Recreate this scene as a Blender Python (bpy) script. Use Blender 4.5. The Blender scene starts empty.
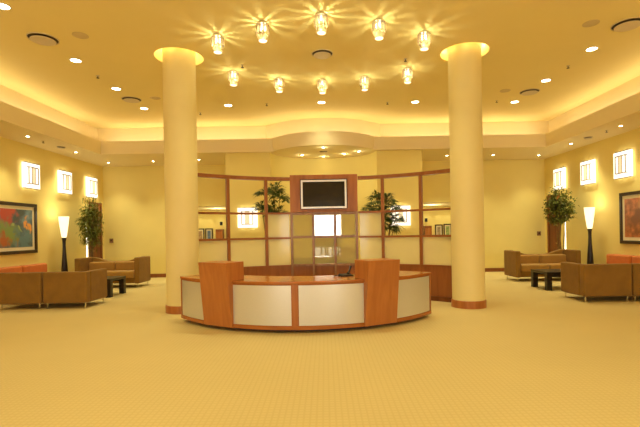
import bpy, bmesh, math, random
from mathutils import Vector, Matrix
from mathutils.geometry import tessellate_polygon
random.seed(7)
PI = math.pi
S = bpy.context.scene
C = S.collection

# ------------------------------------------------------------------ materials
def new_mat(name):
    m = bpy.data.materials.new(name); m.use_nodes = True
    nt = m.node_tree
    return m, nt, nt.nodes['Principled BSDF'], nt.nodes['Material Output']

def pmat(name, col, rough=.6, metal=0, var=.06, scale=6, spec=.4, bump=0, bscale=60, stretch=None, sheen=0, coat=0):
    m, nt, p, out = new_mat(name)
    N, L = nt.nodes, nt.links
    tc = N.new('ShaderNodeTexCoord')
    src = tc.outputs['Object']
    if stretch:
        mp = N.new('ShaderNodeMapping'); mp.inputs['Scale'].default_value = stretch
        L.new(src, mp.inputs[0]); src = mp.outputs[0]
    nz = N.new('ShaderNodeTexNoise'); nz.inputs['Scale'].default_value = scale; nz.inputs['Detail'].default_value = 4
    L.new(src, nz.inputs['Vector'])
    cr = N.new('ShaderNodeValToRGB')
    cr.color_ramp.elements[0].position = .3; cr.color_ramp.elements[1].position = .7
    cr.color_ramp.elements[0].color = tuple(c*(1-var) for c in col)+(1,)
    cr.color_ramp.elements[1].color = tuple(min(1, c*(1+var)) for c in col)+(1,)
    L.new(nz.outputs['Fac'], cr.inputs[0]); L.new(cr.outputs[0], p.inputs['Base Color'])
    p.inputs['Roughness'].default_value = rough; p.inputs['Metallic'].default_value = metal
    p.inputs['Specular IOR Level'].default_value = spec
    p.inputs['Sheen Weight'].default_value = sheen
    p.inputs['Coat Weight'].default_value = coat
    if bump:
        n2 = N.new('ShaderNodeTexNoise'); n2.inputs['Scale'].default_value = bscale
        L.new(src, n2.inputs['Vector'])
        b = N.new('ShaderNodeBump'); b.inputs['Strength'].default_value = bump; b.inputs['Distance'].default_value = .01
        L.new(n2.outputs['Fac'], b.inputs['Height']); L.new(b.outputs[0], p.inputs['Normal'])
    return m

def emat(name, col, strength, base=(.9, .85, .7), var=.0, scale=5):
    m, nt, p, out = new_mat(name)
    p.inputs['Base Color'].default_value = base+(1,)
    p.inputs['Emission Color'].default_value = col+(1,)
    p.inputs['Emission Strength'].default_value = strength
    if var:
        N, L = nt.nodes, nt.links
        tc = N.new('ShaderNodeTexCoord'); nz = N.new('ShaderNodeTexNoise'); nz.inputs['Scale'].default_value = scale
        mr = N.new('ShaderNodeMapRange'); mr.inputs[1].default_value = .3; mr.inputs[2].default_value = .7
        mr.inputs[3].default_value = strength*(1-var); mr.inputs[4].default_value = strength*(1+var)
        L.new(tc.outputs['Object'], nz.inputs['Vector']); L.new(nz.outputs['Fac'], mr.inputs[0])
        L.new(mr.outputs[0], p.inputs['Emission Strength'])
    return m

def glassy(name, col, transp=.25, gloss=.08, trans=.6, rough=.02):
    """frosted sheet: transparent + translucent/diffuse + glossy"""
    m = bpy.data.materials.new(name); m.use_nodes = True
    nt = m.node_tree; N, L = nt.nodes, nt.links
    N.remove(N['Principled BSDF']); out = N['Material Output']
    t = N.new('ShaderNodeBsdfTransparent'); t.inputs[0].default_value = (1, 1, .97, 1)
    d = N.new('ShaderNodeBsdfDiffuse'); tl = N.new('ShaderNodeBsdfTranslucent'); g = N.new('ShaderNodeBsdfGlossy')
    tc = N.new('ShaderNodeTexCoord'); nz = N.new('ShaderNodeTexNoise'); nz.inputs['Scale'].default_value = 2
    mx = N.new('ShaderNodeMix'); mx.data_type = 'RGBA'
    mx.inputs['A'].default_value = tuple(c*.95 for c in col)+(1,); mx.inputs['B'].default_value = col+(1,)
    L.new(tc.outputs['Object'], nz.inputs['Vector']); L.new(nz.outputs['Fac'], mx.inputs['Factor'])
    L.new(mx.outputs['Result'], d.inputs[0]); L.new(mx.outputs['Result'], tl.inputs[0])
    g.inputs['Roughness'].default_value = rough; g.inputs[0].default_value = (1, 1, 1, 1)
    a = N.new('ShaderNodeMixShader'); a.inputs[0].default_value = trans
    L.new(d.outputs[0], a.inputs[1]); L.new(tl.outputs[0], a.inputs[2])
    b = N.new('ShaderNodeMixShader'); b.inputs[0].default_value = transp
    L.new(a.outputs[0], b.inputs[1]); L.new(t.outputs[0], b.inputs[2])
    c = N.new('ShaderNodeMixShader'); c.inputs[0].default_value = gloss
    L.new(b.outputs[0], c.inputs[1]); L.new(g.outputs[0], c.inputs[2])
    L.new(c.outputs[0], out.inputs[0])
    return m

def wood(name, c1, c2, rough=.35, axis=(1.2, 1.2, .12), scale=9):
    m, nt, p, out = new_mat(name); N, L = nt.nodes, nt.links
    tc = N.new('ShaderNodeTexCoord'); mp = N.new('ShaderNodeMapping'); mp.inputs['Scale'].default_value = axis
    nz = N.new('ShaderNodeTexNoise'); nz.inputs['Scale'].default_value = scale; nz.inputs['Detail'].default_value = 6
    nz.inputs['Distortion'].default_value = .6
    cr = N.new('ShaderNodeValToRGB'); cr.color_ramp.elements[0].position = .32; cr.color_ramp.elements[1].position = .68
    cr.color_ramp.elements[0].color = c1+(1,); cr.color_ramp.elements[1].color = c2+(1,)
    L.new(tc.outputs['Object'], mp.inputs[0]); L.new(mp.outputs[0], nz.inputs['Vector'])
    L.new(nz.outputs['Fac'], cr.inputs[0]); L.new(cr.outputs[0], p.inputs['Base Color'])
    p.inputs['Roughness'].default_value = rough; p.inputs['Specular IOR Level'].default_value = .35
    return m

def carpet_mat():
    m, nt, p, out = new_mat('carpet'); N, L = nt.nodes, nt.links
    tc = N.new('ShaderNodeTexCoord'); sep = N.new('ShaderNodeSeparateXYZ'); L.new(tc.outputs['Object'], sep.inputs[0])
    def wave(sock, per):
        a = N.new('ShaderNodeMath'); a.operation = 'MULTIPLY'; a.inputs[1].default_value = 2*PI/per; L.new(sock, a.inputs[0])
        b = N.new('ShaderNodeMath'); b.operation = 'SINE'; L.new(a.outputs[0], b.inputs[0]); return b.outputs[0]
    wx, wy = wave(sep.outputs[0], .052), wave(sep.outputs[1], .052)
    mxx = N.new('ShaderNodeMath'); mxx.operation = 'MAXIMUM'; L.new(wx, mxx.inputs[0]); L.new(wy, mxx.inputs[1])
    mr = N.new('ShaderNodeMapRange'); mr.inputs[1].default_value = .2; mr.inputs[2].default_value = 1
    mr.inputs[3].default_value = 0; mr.inputs[4].default_value = 1; L.new(mxx.outputs[0], mr.inputs[0])
    n1 = N.new('ShaderNodeTexNoise'); n1.inputs['Scale'].default_value = .7; n1.inputs['Detail'].default_value = 3
    L.new(tc.outputs['Object'], n1.inputs['Vector'])
    m1 = N.new('ShaderNodeMix'); m1.data_type = 'RGBA'
    m1.inputs['A'].default_value = (.68, .545, .25, 1); m1.inputs['B'].default_value = (.635, .50, .218, 1)
    L.new(mr.outputs[0], m1.inputs['Factor'])
    m2 = N.new('ShaderNodeMix'); m2.data_type = 'RGBA'; m2.blend_type = 'MULTIPLY'; m2.inputs['Factor'].default_value = .12
    L.new(m1.outputs['Result'], m2.inputs['A']); L.new(n1.outputs['Fac'], m2.inputs['B'])
    L.new(m2.outputs['Result'], p.inputs['Base Color'])
    p.inputs['Roughness'].default_value = .95; p.inputs['Specular IOR Level'].default_value = .1
    n2 = N.new('ShaderNodeTexNoise'); n2.inputs['Scale'].default_value = 260; L.new(tc.outputs['Object'], n2.inputs['Vector'])
    bp = N.new('ShaderNodeBump'); bp.inputs['Strength'].default_value = .3; bp.inputs['Distance'].default_value = .004
    L.new(n2.outputs['Fac'], bp.inputs['Height']); L.new(bp.outputs[0], p.inputs['Normal'])
    return m

def art_mat(name, base, blobs, scale=3.5):
    """soft abstract painting: noise-warped coloured patches in object space (y, z of the canvas)"""
    m, nt, p, out = new_mat(name); N, L = nt.nodes, nt.links
    tc = N.new('ShaderNodeTexCoord')
    nz = N.new('ShaderNodeTexNoise'); nz.inputs['Scale'].default_value = scale; nz.inputs['Detail'].default_value = 5
    L.new(tc.outputs['Object'], nz.inputs['Vector'])
    wv = N.new('ShaderNodeMix'); wv.data_type = 'RGBA'; wv.blend_type = 'LINEAR_LIGHT'; wv.inputs['Factor'].default_value = .5
    L.new(tc.outputs['Object'], wv.inputs['A']); L.new(nz.outputs['Color'], wv.inputs['B'])
    n3 = N.new('ShaderNodeTexNoise'); n3.inputs['Scale'].default_value = 7; n3.inputs['Detail'].default_value = 6
    L.new(tc.outputs['Object'], n3.inputs['Vector'])
    cr = N.new('ShaderNodeValToRGB')
    cr.color_ramp.elements[0].color = tuple(c*.6 for c in base)+(1,); cr.color_ramp.elements[1].color = tuple(min(1, c*1.6) for c in base)+(1,)
    cr.color_ramp.elements[0].position = .35; cr.color_ramp.elements[1].position = .65
    L.new(n3.outputs['Fac'], cr.inputs[0]); cur = cr.outputs[0]
    for (y, z, r, col) in blobs:
        d = N.new('ShaderNodeVectorMath'); d.operation = 'DISTANCE'; d.inputs[1].default_value = (0, y, z)
        L.new(wv.outputs['Result'], d.inputs[0])
        mr = N.new('ShaderNodeMapRange'); mr.inputs[1].default_value = r*.55; mr.inputs[2].default_value = r*1.1
        mr.inputs[3].default_value = 1; mr.inputs[4].default_value = 0; L.new(d.outputs['Value'], mr.inputs[0])
        mx = N.new('ShaderNodeMix'); mx.data_type = 'RGBA'
        L.new(mr.outputs[0], mx.inputs['Factor']); L.new(cur, mx.inputs['A']); mx.inputs['B'].default_value = col+(1,)
        cur = mx.outputs['Result']
    L.new(cur, p.inputs['Base Color']); p.inputs['Roughness'].default_value = .35
    return m

M = {}
M['wall'] = pmat('wall_paint', (.84, .69, .26), .8, var=.02, scale=1.5, spec=.15)
M['wallc'] = pmat('cream_wall_paint', (.86, .725, .275), .8, var=.02, scale=1.5, spec=.15)
M['ceil'] = pmat('ceiling_paint', (.88, .735, .33), .9, var=.015, scale=1, spec=.1)
M['soffit'] = pmat('soffit_paint', (.84, .71, .42), .9, var=.015, scale=1, spec=.1)
M['column'] = pmat('column_plaster', (.81, .69, .31), .55, var=.02, scale=2, spec=.3)
M['carpet'] = carpet_mat()
M['wood'] = wood('cherry_wood', (.33, .105, .022), (.46, .165, .038))
M['wood_h'] = wood('cherry_wood_lengthways', (.33, .105, .022), (.45, .155, .035), .2, axis=(.3, .3, 2))
M['wood_lt'] = wood('podium_veneer', (.39, .135, .032), (.48, .18, .043), .3)
M['wood_dk'] = wood('dark_red_wood', (.13, .04, .012), (.22, .07, .02))
M['base_b'] = wood('skirting_wood', (.22, .07, .02), (.30, .10, .03))
M['post'] = wood('screen_post_wood', (.26, .085, .025), (.34, .12, .035))
M['cab'] = wood('cabinet_frame_wood', (.26, .13, .07), (.34, .18, .10), .25)
M['panel'] = pmat('brushed_silver_panel', (.66, .645, .575), .36, .5, .04, 40, stretch=(1, 1, 12))
M['dark'] = pmat('black_lacquer', (.02, .012, .008), .35, var=.2)
M['plinth'] = pmat('dark_plinth', (.02, .015, .01), .7)
M['chrome'] = pmat('chrome', (.75, .72, .65), .18, 1, .02)
M['tan'] = pmat('tan_upholstery', (.245, .125, .017), .85, var=.10, scale=5, bump=.3, bscale=180, sheen=.08)
M['tan_c'] = pmat('tan_cushion_fabric', (.37, .20, .04), .85, var=.08, scale=5, bump=.3, bscale=180, sheen=.08)
M['orange'] = pmat('orange_upholstery', (.58, .18, .04), .85, var=.08, scale=6, bump=.3, bscale=180, sheen=.08)
M['frosted'] = glassy('frosted_glass', (.97, .92, .60), .38, .03, .5, .15)
M['cabglass'] = glassy('cabinet_glass', (.74, .68, .36), .2, .20, .5, .015)
M['silver'] = pmat('silver_plastic', (.75, .73, .70), .3, .5, .02)
M['screen'] = pmat('television_screen', (.018, .014, .010), .12, var=.1)
M['frame'] = pmat('dark_picture_frame', (.035, .018, .010), .35, var=.2)
M['mat'] = pmat('picture_mount', (.80, .72, .52), .8, var=.02)
M['black'] = pmat('black_plastic', (.015, .013, .012), .4, var=.1)
M['leaf'] = pmat('leaf_green', (.16, .18, .028), .5, var=.45, scale=14)
M['leaf2'] = pmat('palm_leaf_green', (.06, .105, .022), .45, var=.45, scale=14)
M['bark'] = pmat('pale_bark', (.22, .14, .06), .8, var=.3, scale=20)
M['soil'] = pmat('soil', (.03, .02, .01), .95, var=.4, scale=30)
M['pot'] = pmat('dark_planter', (.06, .035, .02), .4)
M['vent'] = pmat('vent_metal', (.66, .54, .32), .5, var=.03)
M['ventdk'] = pmat('vent_shadow', (.07, .05, .03), .7, var=.1)
M['spk'] = pmat('speaker_grille', (.66, .52, .27), .7, var=.05)
M['trimw'] = pmat('white_metal_trim', (.85, .78, .6), .4)
M['sconce_f'] = pmat('sconce_metal_frame', (.30, .27, .22), .35, .6)
M['sconce_p'] = emat('sconce_bar_glow', (1, .80, .48), .5, (.6, .5, .3))  # emission stands in for lamp light passing through the bar
WARM = (1.0, .96, .60)
M['e_sconce'] = emat('sconce_glow', (1, .94, .80), .9)
M['e_lamp'] = emat('lamp_shade_glow', (1, .86, .58), .85, var=.12, scale=6)
M['e_down'] = emat('downlight_glow', (1, .93, .74), 9)
M['e_spot'] = emat('spot_glow', (1, .92, .72), 22)
M['e_crys'] = emat('crystal_glow', (1, .88, .60), 2.8)
M['e_day'] = emat('daylight_glass', (1, .97, .88), 6.5)
M['e_fill'] = emat('window_daylight_glass', (.95, .96, 1), 2.6)  # glow of the added front windows, brightens the desk panels
M['e_dim'] = emat('dim_glazing', (1, 1, .9), .7)
M['e_slit'] = emat('sidelight_daylight', (.98, 1, .9), 2.2)
M['crystal'] = glassy('crystal_glass', (.45, .33, .17), .42, .10, .35, .1)
M['cup'] = glassy('cup_glass', (.42, .31, .15), .25, .08, .3, .15)
M['e_lens'] = emat('crystal_lens_glow', (1, .90, .66), 1.1)

# ------------------------------------------------------------------ mesh builder
class MB:
    def __init__(s): s.bm = bmesh.new()
    def box(s, x0, x1, y0, y1, z0, z1, mat=None):
        v = [Vector((x, y, z)) for x in (x0, x1) for y in (y0, y1) for z in (z0, z1)]
        if mat: v = [mat @ a for a in v]
        v = [s.bm.verts.new(a) for a in v]
        for f in ((0, 1, 3, 2), (4, 6, 7, 5), (0, 4, 5, 1), (2, 3, 7, 6), (0, 2, 6, 4), (1, 5, 7, 3)):
            s.bm.faces.new([v[i] for i in f])
        return s
    def hexa(s, bot, top):
        b = [s.bm.verts.new(p) for p in bot]; t = [s.bm.verts.new(p) for p in top]
        n = len(b)
        s.bm.faces.new(b[::-1]); s.bm.faces.new(t)
        for i in range(n): s.bm.faces.new([b[i], b[(i+1) % n], t[(i+1) % n], t[i]])
        return s
    def lathe(s, prof, n=32, c=(0, 0), cap=True, mat=None):
        rings = []
        for r, z in prof:
            ring = []
            for i in range(n):
                a = 2*PI*i/n; p = Vector((c[0]+r*math.cos(a), c[1]+r*math.sin(a), z))
                ring.append(s.bm.verts.new(mat @ p if mat else p))
            rings.append(ring)
        for a, b in zip(rings, rings[1:]):
            for i in range(n): s.bm.faces.new([a[i], a[(i+1) % n], b[(i+1) % n], b[i]])
        if cap:
            s.bm.faces.new(rings[0][::-1]); s.bm.faces.new(rings[-1])
        return s
    def tube(s, pts, rad, n=8):
        pts = [Vector(p) for p in pts]
        if not hasattr(rad, '__len__'): rad = [rad]*len(pts)
        rings = []
        for i, p in enumerate(pts):
            d = (pts[min(i+1, len(pts)-1)]-pts[max(i-1, 0)]).normalized()
            u = d.orthogonal().normalized() if abs(d.z) < .99 else Vector((1, 0, 0))
            if rings: 
                u = (s.u - d*s.u.dot(d)).normalized()
            s.u = u; w = d.cross(u)
            rings.append([s.bm.verts.new(p+(u*math.cos(2*PI*k/n)+w*math.sin(2*PI*k/n))*rad[i]) for k in range(n)])
        for a, b in zip(rings, rings[1:]):
            for i in range(n): s.bm.faces.new([a[i], a[(i+1) % n], b[(i+1) % n], b[i]])
        s.bm.faces.new(rings[0][::-1]); s.bm.faces.new(rings[-1])
        return s
    def arc(s, cx, cy, r0, r1, a0, a1, z0, z1, n=24, sgn=1):
        """solid curved slab; angle a measured from sgn*Y axis towards +X"""
        prev = None; first = None
        for i in range(n+1):
            a = a0+(a1-a0)*i/n
            q = [s.bm.verts.new((cx+r*math.sin(a), cy+sgn*r*math.cos(a), z)) for r, z in ((r0, z0), (r1, z0), (r1, z1), (r0, z1))]
            if prev:
                for k in range(4): s.bm.faces.new([prev[k], prev[(k+1) % 4], q[(k+1) % 4], q[k]])
            else: s.bm.faces.new(q[::-1])
            prev = q
        s.bm.faces.new(prev)
        return s
    def strip(s, pts, z0, z1, closed=False, th=0):
        n = len(pts)
        lo = [s.bm.verts.new((x, y, z0)) for x, y in pts]; hi = [s.bm.verts.new((x, y, z1)) for x, y in pts]
        for i in range(n if closed else n-1):
            j = (i+1) % n; s.bm.faces.new([lo[i], lo[j], hi[j], hi[i]])
        return s
    def flat(s, loops, z):
        L = [[Vector((x, y, 0)) for x, y in l] for l in loops]
        flatl = [p for l in L for p in l]
        vs = [s.bm.verts.new((p.x, p.y, z)) for p in flatl]
        for t in tessellate_polygon(L):
            try: s.bm.faces.new([vs[i] for i in t])
            except ValueError: pass
        return s
    def build(s, name, mat, parent=None, bevel=0, seg=2, smooth=False, sub=0, solid=0, weld=False):
        if weld: bmesh.ops.remove_doubles(s.bm, verts=s.bm.verts, dist=1e-5)
        bmesh.ops.recalc_face_normals(s.bm, faces=s.bm.faces)
        me = bpy.data.meshes.new(name); s.bm.to_mesh(me); s.bm.free()
        me.materials.append(mat)
        o = bpy.data.objects.new(name, me); C.objects.link(o)
        if parent: o.parent = parent
        if smooth or bevel:
            for p in me.polygons: p.use_smooth = True
        if solid:
            md = o.modifiers.new('solid', 'SOLIDIFY'); md.thickness = solid; md.offset = 0
        if bevel:
            md = o.modifiers.new('bevel', 'BEVEL'); md.width = bevel; md.segments = seg; md.limit_method = 'ANGLE'
            md.angle_limit = math.radians(40); md.harden_normals = False
            w = o.modifiers.new('wn', 'WEIGHTED_NORMAL'); w.keep_sharp = True
        elif smooth:
            me.set_sharp_from_angle(angle=math.radians(35))
        return o

def tag(o, label=None, cat=None, group=None, kind=None):
    if label: o['label'] = label
    if cat: o['category'] = cat
    if group: o['group'] = group
    if kind: o['kind'] = kind
    return o

def thing(name, label, cat, loc=(0, 0, 0), rz=0, group=None):
    o = bpy.data.objects.new(name, None); C.objects.link(o); o.empty_display_size = .2
    o.location = loc; o.rotation_euler = (0, 0, rz)
    return tag(o, label, cat, group)

def dup(root, loc, rz=None, label=None, group=None):
    r = root.copy(); C.objects.link(r); r.location = loc
    if rz is not None: r.rotation_euler = (0, 0, rz)
    if label: r['label'] = label
    if group: r['group'] = group
    for ch in list(root.children):
        c = ch.copy(); C.objects.link(c); c.parent = r
        for g in list(ch.children):
            d = g.copy(); C.objects.link(d); d.parent = c
    return r

def struct(o): o['kind'] = 'structure'; return o

# ------------------------------------------------------------------ room dimensions
XW, YB, YF = 7.85, 15.28, -6.0
ZS, ZT, ZC = 3.96, 4.35, 4.98
XF, XR = 6.70, 7.30
COLX, COLY = 2.80, 8.44
DRUM = .46

def bump_y(x, a=1.50, p=.75):
    t = 1-(x/a)**2
    return .86*t**p if t > 0 else 0
def outline(xh, y0, yb, a=1.50, p=.75):
    pts = [(-xh, y0), (xh, y0), (xh, yb)]
    for i in range(49):
        x = a*math.sin(PI/2-PI*i/48); pts.append((x, yb-bump_y(x, a, p)))
    pts.append((-xh, yb)); return pts
def circ(cx, cy, r, n=48, rev=False):
    return [(cx+r*math.cos(2*PI*i/n), cy+r*math.sin(2*PI*i/n)) for i in range(n)]

# floor
struct(MB().box(-XW-.1, XW+.1, YF-.1, 18.6, -.08, 0).build('floor', M['carpet']))
# side walls with door openings
def wallbox(name, x0, x1, holes, y0, y1, z1, mat):
    """wall in the YZ plane between x0 and x1 with rectangular openings (ya,yb,za,zb)"""
    m = MB(); cur = y0
    for (ya, yb, za, zb) in sorted(holes):
        m.box(x0, x1, cur, ya, 0, z1)
        if za > 0: m.box(x0, x1, ya, yb, 0, za)
        if zb < z1: m.box(x0, x1, ya, yb, zb, z1)
        cur = yb
    m.box(x0, x1, cur, y1, 0, z1)
    return struct(m.build(name, mat))
DOOR = (14.32, 15.18, 0, 2.66); SLIT = (13.98, 14.10, .06, 2.02)
wallbox('wall_left', -XW-.12, -XW, [DOOR, (14.12, 14.24, .06, 2.02)], YF, YB, ZS, M['wall'])
wallbox('wall_right', XW, XW+.12, [DOOR, SLIT], YF, YB, ZS, M['wall'])
# back wall with two corridor openings
m = MB()
for a, b in ((-XW-.12, -5.2), (-3.0, 3.0), (5.2, XW+.12)): m.box(a, b, YB, YB+.12, 0, ZS)
for a, b in ((-5.2, -3.0), (3.0, 5.2)): m.box(a, b, YB, YB+.12, 2.5, ZS)
struct(m.build('wall_back', M['wallc']))
# front wall (behind the camera) with door and unseen windows added for fill
m = MB()
for a, b in ((-XW, -6.0), (-2.6, -.70), (1.0, 2.9), (6.3, XW)): m.box(a, b, YF-.12, YF, 0, ZS)
for a, b, z0, z1 in ((-6, -2.6, 0, .4), (-6, -2.6, 2.9, ZS), (2.9, 6.3, 0, .4), (2.9, 6.3, 2.9, ZS), (-.70, 1.0, 2.55, ZS)):
    m.box(a, b, YF-.12, YF, z0, z1)
struct(m.build('wall_front', M['wallc']))
for i, (a, b) in enumerate(((-6, -2.6), (2.9, 6.3))):  # two glowing windows out of view, added to lighten the desk panels
    m = MB(); m.box(a, b, YF-.10, YF-.08, .4, 2.9)
    w = struct(m.build('window_%d' % (i+1), M['e_fill']))
    f = MB()
    for k in range(5):
        x = a+(b-a)*k/4; f.box(x-.03, x+.03, YF-.07, YF-.02, .4, 2.9)
    for z in (.42, 2.1, 2.88): f.box(a, b, YF-.07, YF-.02, z-.03, z+.03)
    f.build('window_frame', M['wood'], w)
m = MB(); m.box(-.68, .98, YF-.10, YF-.08, 1.2, 2.53)
d = struct(m.build('door_3', M['e_day']))
m = MB(); m.box(-.68, .98, YF-.09, YF-.05, .62, 1.2); m.box(-.68, .98, YF-.09, YF-.05, 0, .12)
for x in (-.67, -.22, .02, .15, .45, .80, .96): m.box(x-.05, x+.05, YF-.09, YF-.05, 0, .7)
m.build('door_panel', M['wood_dk'], d)
MB().box(-.6, .9, YF-.10, YF-.095, .14, .6).build('lower_glazing', M['e_dim'], d)
# corridor behind
m = MB(); m.box(-XW, XW, 18.4, 18.5, 0, 2.5); struct(m.build('wall_corridor', M['wall']))
m = MB(); m.box(-XW, XW, YB+.12, 18.5, 2.5, 2.56); struct(m.build('ceiling.002', M['soffit']))
m = MB()
for x in (-XW, XW-.1): m.box(x, x+.1, YB+.12, 18.4, 0, 2.5)
struct(m.build('wall_corridor_end', M['wall']))
# projecting centre block with concave niche
pts = [(-3.0, YB), (-3.0, 13.1), (-1.62, 13.1)]
for i in range(1, 32):
    a = PI-PI*i/32; pts.append((1.62*math.cos(a), 13.1+1.28*math.sin(a)))
pts += [(1.62, 13.1), (3.0, 13.1), (3.0, YB)]
struct(MB().strip(pts, 0, ZS).build('wall_centre', M['wallc'], smooth=True))
# ceilings
outer = [(-XW, YF), (XW, YF), (XW, YB), (-XW, YB)]
lip = outline(XF, YF+1.5, 12.95); rec = outline(XR, YF+.9, 13.93, 1.85, 1.0); lip_o = outline(XF+.07, YF+1.43, 13.02, 1.56)
struct(MB().flat([outer, lip[::-1]], ZS).build('ceiling.001', M['soffit']))
struct(MB().flat([rec, circ(-COLX, COLY, DRUM)[::-1], circ(COLX, COLY, DRUM)[::-1]], ZC).build('ceiling', M['ceil']))
m = MB().strip(lip, ZS, ZT, True).strip(lip_o, ZS+.12, ZT, True)
vs = [m.bm.verts.new((x, y, ZT)) for x, y in lip]; vo = [m.bm.verts.new((x, y, ZT)) for x, y in lip_o]
for i in range(len(vs)):
    j = (i+1) % len(vs); m.bm.faces.new([vs[i], vs[j], vo[j], vo[i]])
struct(m.build('trim_1', M['soffit'], weld=True, smooth=True))
struct(MB().flat([rec, lip_o[::-1]], ZS+.12).build('ceiling.003', M['soffit']))
struct(MB().strip(rec, ZS+.12, ZC, True).build('trim_2', M['soffit'], smooth=True))
# sealed lid above soffit is not needed: the recess walls meet the ceiling
for sx in (-1, 1):
    m = MB().strip(circ(sx*COLX, COLY, DRUM), ZC, 5.36, True).flat([circ(sx*COLX, COLY, DRUM)], 5.36)
    struct(m.build('ceiling.004', M['ceil'], smooth=True))

# skirting boards
def skirt(name, x0, x1, y0, y1): struct(MB().box(x0, x1, y0, y1, 0, .13).build(name, M['base_b'], bevel=.006))
skirt('baseboard_left', -XW, -XW+.02, YF, 14.08); skirt('baseboard_right', XW-.02, XW, YF, 13.94)
m = MB()
for a, b in ((-XW+.02, -5.2), (5.2, XW-.02)): m.box(a, b, YB-.02, YB, 0, .13)
struct(m.build('baseboard_back', M['base_b']))
m = MB()
for a, b in ((-3.0, -1.64), (1.64, 3.0)): m.box(a, b, 13.08, 13.1, 0, .13)
struct(m.build('baseboard_centre', M['base_b']))

# side doors with transom and sidelights
for i, sx in enumerate((-1, 1)):
    x = sx*(XW+.05)
    d = struct(MB().box(x-.02, x+.02, 14.40, 15.10, 0, 2.02).build('door_%d' % (i+1), M['wood_dk'], bevel=.004))
    m = MB()
    m.box(x-.05, x+.05, 14.32, 14.40, 0, 2.66); m.box(x-.05, x+.05, 15.10, 15.18, 0, 2.66)
    m.box(x-.05, x+.05, 14.40, 15.10, 2.02, 2.10); m.box(x-.05, x+.05, 14.40, 15.10, 2.60, 2.66)
    m.build('door_frame', M['base_b'], d, bevel=.004)
    MB().box(x-.02, x+.02, 14.40, 15.10, 2.10, 2.60).build('transom_panel', M['wood'], d)
    MB().tube([(x-sx*.03, 14.47, 1.0), (x-sx*.07, 14.47, 1.0), (x-sx*.07, 14.58, 1.0)], .01).build('door_handle', M['chrome'], d, smooth=True)
    y0, y1 = (14.12, 14.24) if sx < 0 else (13.98, 14.10)
    w = struct(MB().box(sx*(XW+.04)-.005, sx*(XW+.04)+.005, y0, y1, .06, 2.02).build('window_%d' % (i+3), M['e_slit']))
    f = MB()
    for a in (y0, y1-.012): f.box(sx*(XW+.01)-.02, sx*(XW+.01)+.02, a, a+.012, .06, 2.02)
    f.build('window_frame', M['trimw'], w)

# ------------------------------------------------------------------ columns
def side(sx): return 'left' if sx < 0 else 'right'
for sx in (-1, 1):
    t = thing('round_column', 'tall round cream column %s of the reception desk, rising into a lit ceiling ring' % side(sx), 'column', (sx*COLX, COLY, 0))
    MB().lathe([(.31, .12), (.31, 5.34)], 64).build('shaft', M['column'], t, smooth=True)
    MB().lathe([(.33, 0), (.33, .13), (.318, .145), (.311, .145)], 64).build('base_band', M['wood'], t, smooth=True)

# ------------------------------------------------------------------ lights helpers
def area(name, loc, rot, sx, sy, power, col=WARM, spread=PI):
    l = bpy.data.lights.new(name, 'AREA'); l.shape = 'RECTANGLE'; l.size = sx; l.size_y = sy
    l.energy = power; l.color = col; l.spread = spread
    o = bpy.data.objects.new(name, l); o.location = loc; o.rotation_euler = rot; C.objects.link(o); return o
def point(name, loc, power, rad=.03, col=WARM):
    l = bpy.data.lights.new(name, 'POINT'); l.energy = power; l.color = col; l.shadow_soft_size = rad
    o = bpy.data.objects.new(name, l); o.location = loc; C.objects.link(o); return o
def spot(name, loc, power, angle=100, blend=.8, rad=.05, col=WARM, rot=(0, 0, 0)):
    l = bpy.data.lights.new(name, 'SPOT'); l.energy = power; l.color = col; l.shadow_soft_size = rad
    l.spot_size = math.radians(angle); l.spot_blend = blend
    o = bpy.data.objects.new(name, l); o.location = loc; o.rotation_euler = rot; C.objects.link(o); return o

K = 1.0
COVE = (1.0, .90, .63)
CP = 2.0*K     # W per metre of cove
for sx in (-1, 1):
    area('cove_light', (sx*7.10, 4.2, ZS+.33), (PI, 0, 0), .14, 17.4, 17.4*CP, COVE)
area('cove_light', (0, -4.8, ZS+.33), (PI, 0, 0), 13.6, .14, 13.6*CP*.7, COVE)
for a, b in ((-6.9, -1.95), (6.9, 1.95)):
    area('cove_light', ((a+b)/2, 13.62, ZS+.33), (PI, 0, 0), abs(a-b), .14, abs(a-b)*CP*1.15, COVE)
xs = [-1.95, -1.3, -.65, 0, .65, 1.3, 1.95]
for a, b in zip(xs, xs[1:]):
    ya, yb = 13.55-bump_y(a, 2.0, 1), 13.55-bump_y(b, 2.0, 1)
    area('cove_light', ((a+b)/2, (ya+yb)/2, ZS+.33), (PI, 0, -math.atan2(yb-ya, b-a)), .66, .14, .66*CP*1.1, COVE)
for sx in (-1, 1):
    for k in range(6):
        a = 2*PI*k/6+.3
        point('column_ring_light', (sx*COLX+.39*math.cos(a), COLY+.39*math.sin(a), 5.2), 1.0*K, .03, COVE)

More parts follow.
